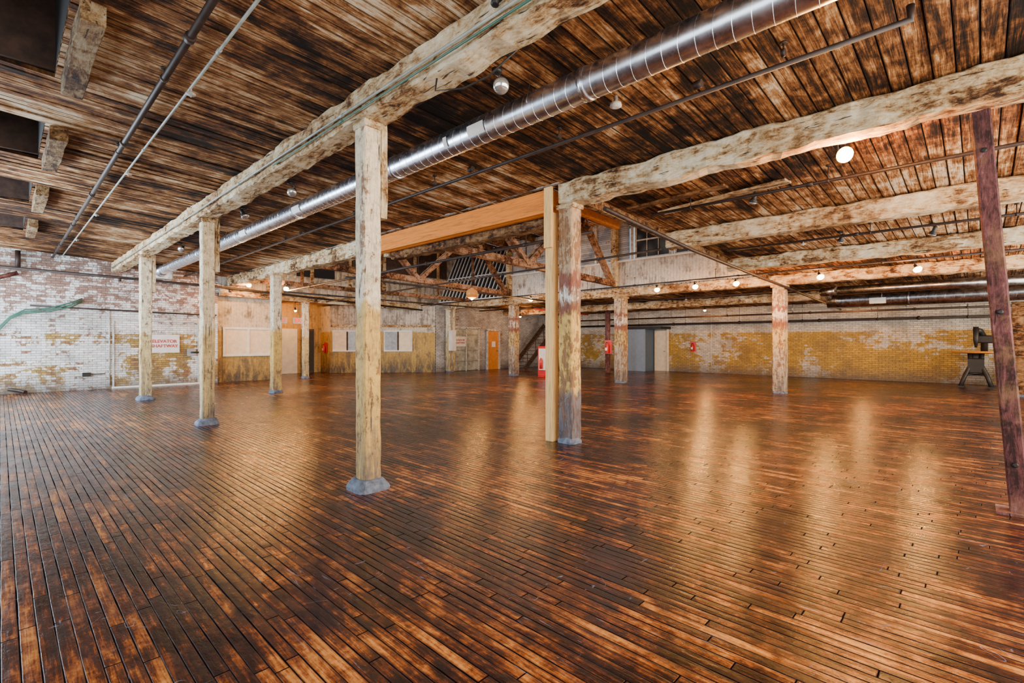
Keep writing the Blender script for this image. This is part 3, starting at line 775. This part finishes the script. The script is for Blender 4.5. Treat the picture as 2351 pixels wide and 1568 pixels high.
def exting(name, x, y, z, face):
    b = MB(); f = Vector(face)
    b.box((x-.02, y-.14, z), (x, y+.14, z+.5), m_red, .003)
    q = Vector((x, y, z))+f*.1
    b.lathe(q+Vector((0, 0, .03)), (0, 0, 1), [(0, .05), (.01, .06), (.26, .06), (.30, .045), (.32, .02), (.36, .02)], m_red, 14)
    b.lathe(q+Vector((0, 0, .39)), (0, 0, 1), [(0, .02), (.03, .025), (.04, .01)], m_black, 8)
    b.tube([q+Vector((0, 0, .41)), q+Vector((0, 0, .41))+f*.08, q+Vector((0, 0, .25))+f*.1], .01, m_black, 6)
    b.box((q.x-.065, q.y-.04, q.z+.12), (q.x-.055, q.y+.04, q.z+.22), m_white); b.build(name)
exting('fire_extinguisher', XF-.005, 10.15, 1.0, (-1, 0, 0))
exting('fire_extinguisher', 15.5, 9.9, 1.05, (-1, 0, 0))
exting('fire_extinguisher', 10.9, 22.9, .95, (-1, 0, 0))
b = MB(); b.box((15.7, 13.2, .0), (16.0, 13.5, .05), m_red, .01)
b.box((15.82, 13.1, .05), (15.9, 13.6, 1.3), m_red, .01); b.box((15.80, 13.16, .3), (15.82, 13.54, 1.2), m_white)
b.lathe((15.72, 13.35, .35), (0, 0, 1), [(0, .07), (.35, .07), (.42, .04), (.46, .02)], m_red, 12); b.build('fire_extinguisher_stand')
b = MB(); n = 12
for yy in (17.5, 18.5): b.prism((19.3, yy, .05), (22.1, yy, 2.45), .05, .26, m_wooddk, .004, 8)
for k in range(n):
    x = 19.4+k*.225; z = .2*(k+1); b.box((x, 17.5, z-.03), (x+.26, 18.5, z), m_wooddk)
b.prism((19.4, 17.5, .95), (21.6, 17.5, 2.85), .05, .06, m_wooddk)
for k in range(0, 10, 3): b.prism((19.5+k*.225, 17.5, .2*(k+1)), (19.5+k*.225, 17.5, .2*(k+1)+.75), .04, .04, m_wooddk)
b.build('wooden_staircase')
# antique drill press
b = MB(); mx, my = 22.4, .1
for (dx, dy) in ((-.35, -.3), (.35, -.3), (-.35, .3), (.35, .3)):
    b.tube([(mx+dx*1.25, my+dy*1.25, 0), (mx+dx*.9, my+dy*.9, .35), (mx+dx*.4, my+dy*.4, .75), (mx+dx*.5, my+dy*.5, 1.1)], .06, m_black, 8)
    b.box((mx+dx*1.25-.1, my+dy*1.25-.1, 0), (mx+dx*1.25+.1, my+dy*1.25+.1, .04), m_black)
b.tube([(mx-.3, my-.3, .4), (mx+.3, my+.3, .4)], .03, m_black); b.tube([(mx+.3, my-.3, .4), (mx-.3, my+.3, .4)], .03, m_black)
b.lathe((mx, my, 1.1), (0, 0, 1), [(0, .2), (.03, .6), (.06, .62), (.08, .6)], m_orange, 28)
b.lathe((mx, my, .5), (0, 0, 1), [(0, .1), (.1, .16), (.4, .14), (.6, .2)], m_black, 20)
b.box((mx-.25, my-.2, .45), (mx+.2, my+.2, .95), m_black, .03)
b.tube([(mx+.1, my-.2, 1.18), (mx+.1, my-.2, 1.6), (mx, my-.1, 1.85), (mx-.25, my, 1.88)], .09, m_black, 12)
b.tube([(mx-.25, my, 1.98), (mx-.25, my, 1.55), (mx-.25, my, 1.3)], .06, m_black, 12, rr=[.07, .07, .03])
b.box((mx-.1, my-.4, 1.45), (mx+.3, my-.05, 1.7), m_black, .03)
for (cx, cy, cz, R_) in ((mx+.15, my-.46, 1.7, .2), (mx+.2, my-.55, .55, .3)):
    b.tube([(cx+math.cos(a)*R_, cy, cz+math.sin(a)*R_) for a in [2*math.pi*i/24 for i in range(25)]], .035, m_black, 8)
    for i in range(3):
        a = math.pi*i/3; b.tube([(cx-math.cos(a)*R_, cy, cz-math.sin(a)*R_), (cx+math.cos(a)*R_, cy, cz+math.sin(a)*R_)], .02, m_black, 6)
b.tube([(mx+.3, my-.3, 1.6), (mx+.7, my-.55, 1.4)], .02, m_grey, 6)
b.build('antique_drill_press')
b = MB()
for (x, y) in ((22.3, -1.1), (22.9, -1.1), (22.3, -2.2), (22.9, -2.2)): b.prism((x, y, 0), (x, y, .85), .08, .08, m_wooddk)
b.prism((22.2, -1.65, .9), (23.0, -1.65, .9), 1.3, .1, m_wooddk); b.box((22.4, -1.6, .95), (22.8, -1.2, 1.4), m_black, .02); b.build('work_bench')

# ------------------------------------------------------------------ lights
W = bpy.data.worlds.new('World'); bpy.context.scene.world = W; W.use_nodes = True
bg = W.node_tree.nodes['Background']; bg.inputs[0].default_value = (.70, .84, 1, 1); bg.inputs[1].default_value = 1.0
def area(name, loc, rot, sx, sy, e, col):
    L = bpy.data.lights.new(name, 'AREA'); L.shape = 'RECTANGLE'; L.size = sx; L.size_y = sy; L.energy = e; L.color = col
    o = bpy.data.objects.new(name, L); o.location = loc; o.rotation_euler = rot; bpy.context.collection.objects.link(o)
R = math.radians
area('window_daylight_fill', (-2.7, 1.0, 2.1), (0, R(-90), 0), 2.4, 7.5, 210, (.88, .94, 1))  # side-window daylight, also added as unseen room fill
area('window_daylight_fill', (-2.7, 14.5, 2.1), (0, R(-90), 0), 2.4, 10, 1900, (.72, .86, 1))
area('window_daylight_fill', (6, -3.2, 2.1), (R(90), 0, 0), 12, 2.4, 1300, (1, .89, .75))  # unseen warm fill added behind the camera along the back wall
area('window_daylight_fill', (17, -3.2, 2.1), (R(90), 0, 0), 10, 2.4, 700, (1, .86, .68))
area('clerestory_fill', (10.8, 12.2, 6.0), (0, 0, 0), 7, 13, 420, (1, .86, .70))  # unseen area lamp added below the raised roof as fill

cd = bpy.data.cameras.new('camera'); cd.sensor_width = 36; cd.lens = 36*1124/2351; cd.clip_end = 200
co = bpy.data.objects.new('camera', cd); bpy.context.collection.objects.link(co)
co.location = (0, 0, 1.5); co.rotation_euler = (R(90), 0, -TH)
bpy.context.scene.camera = co
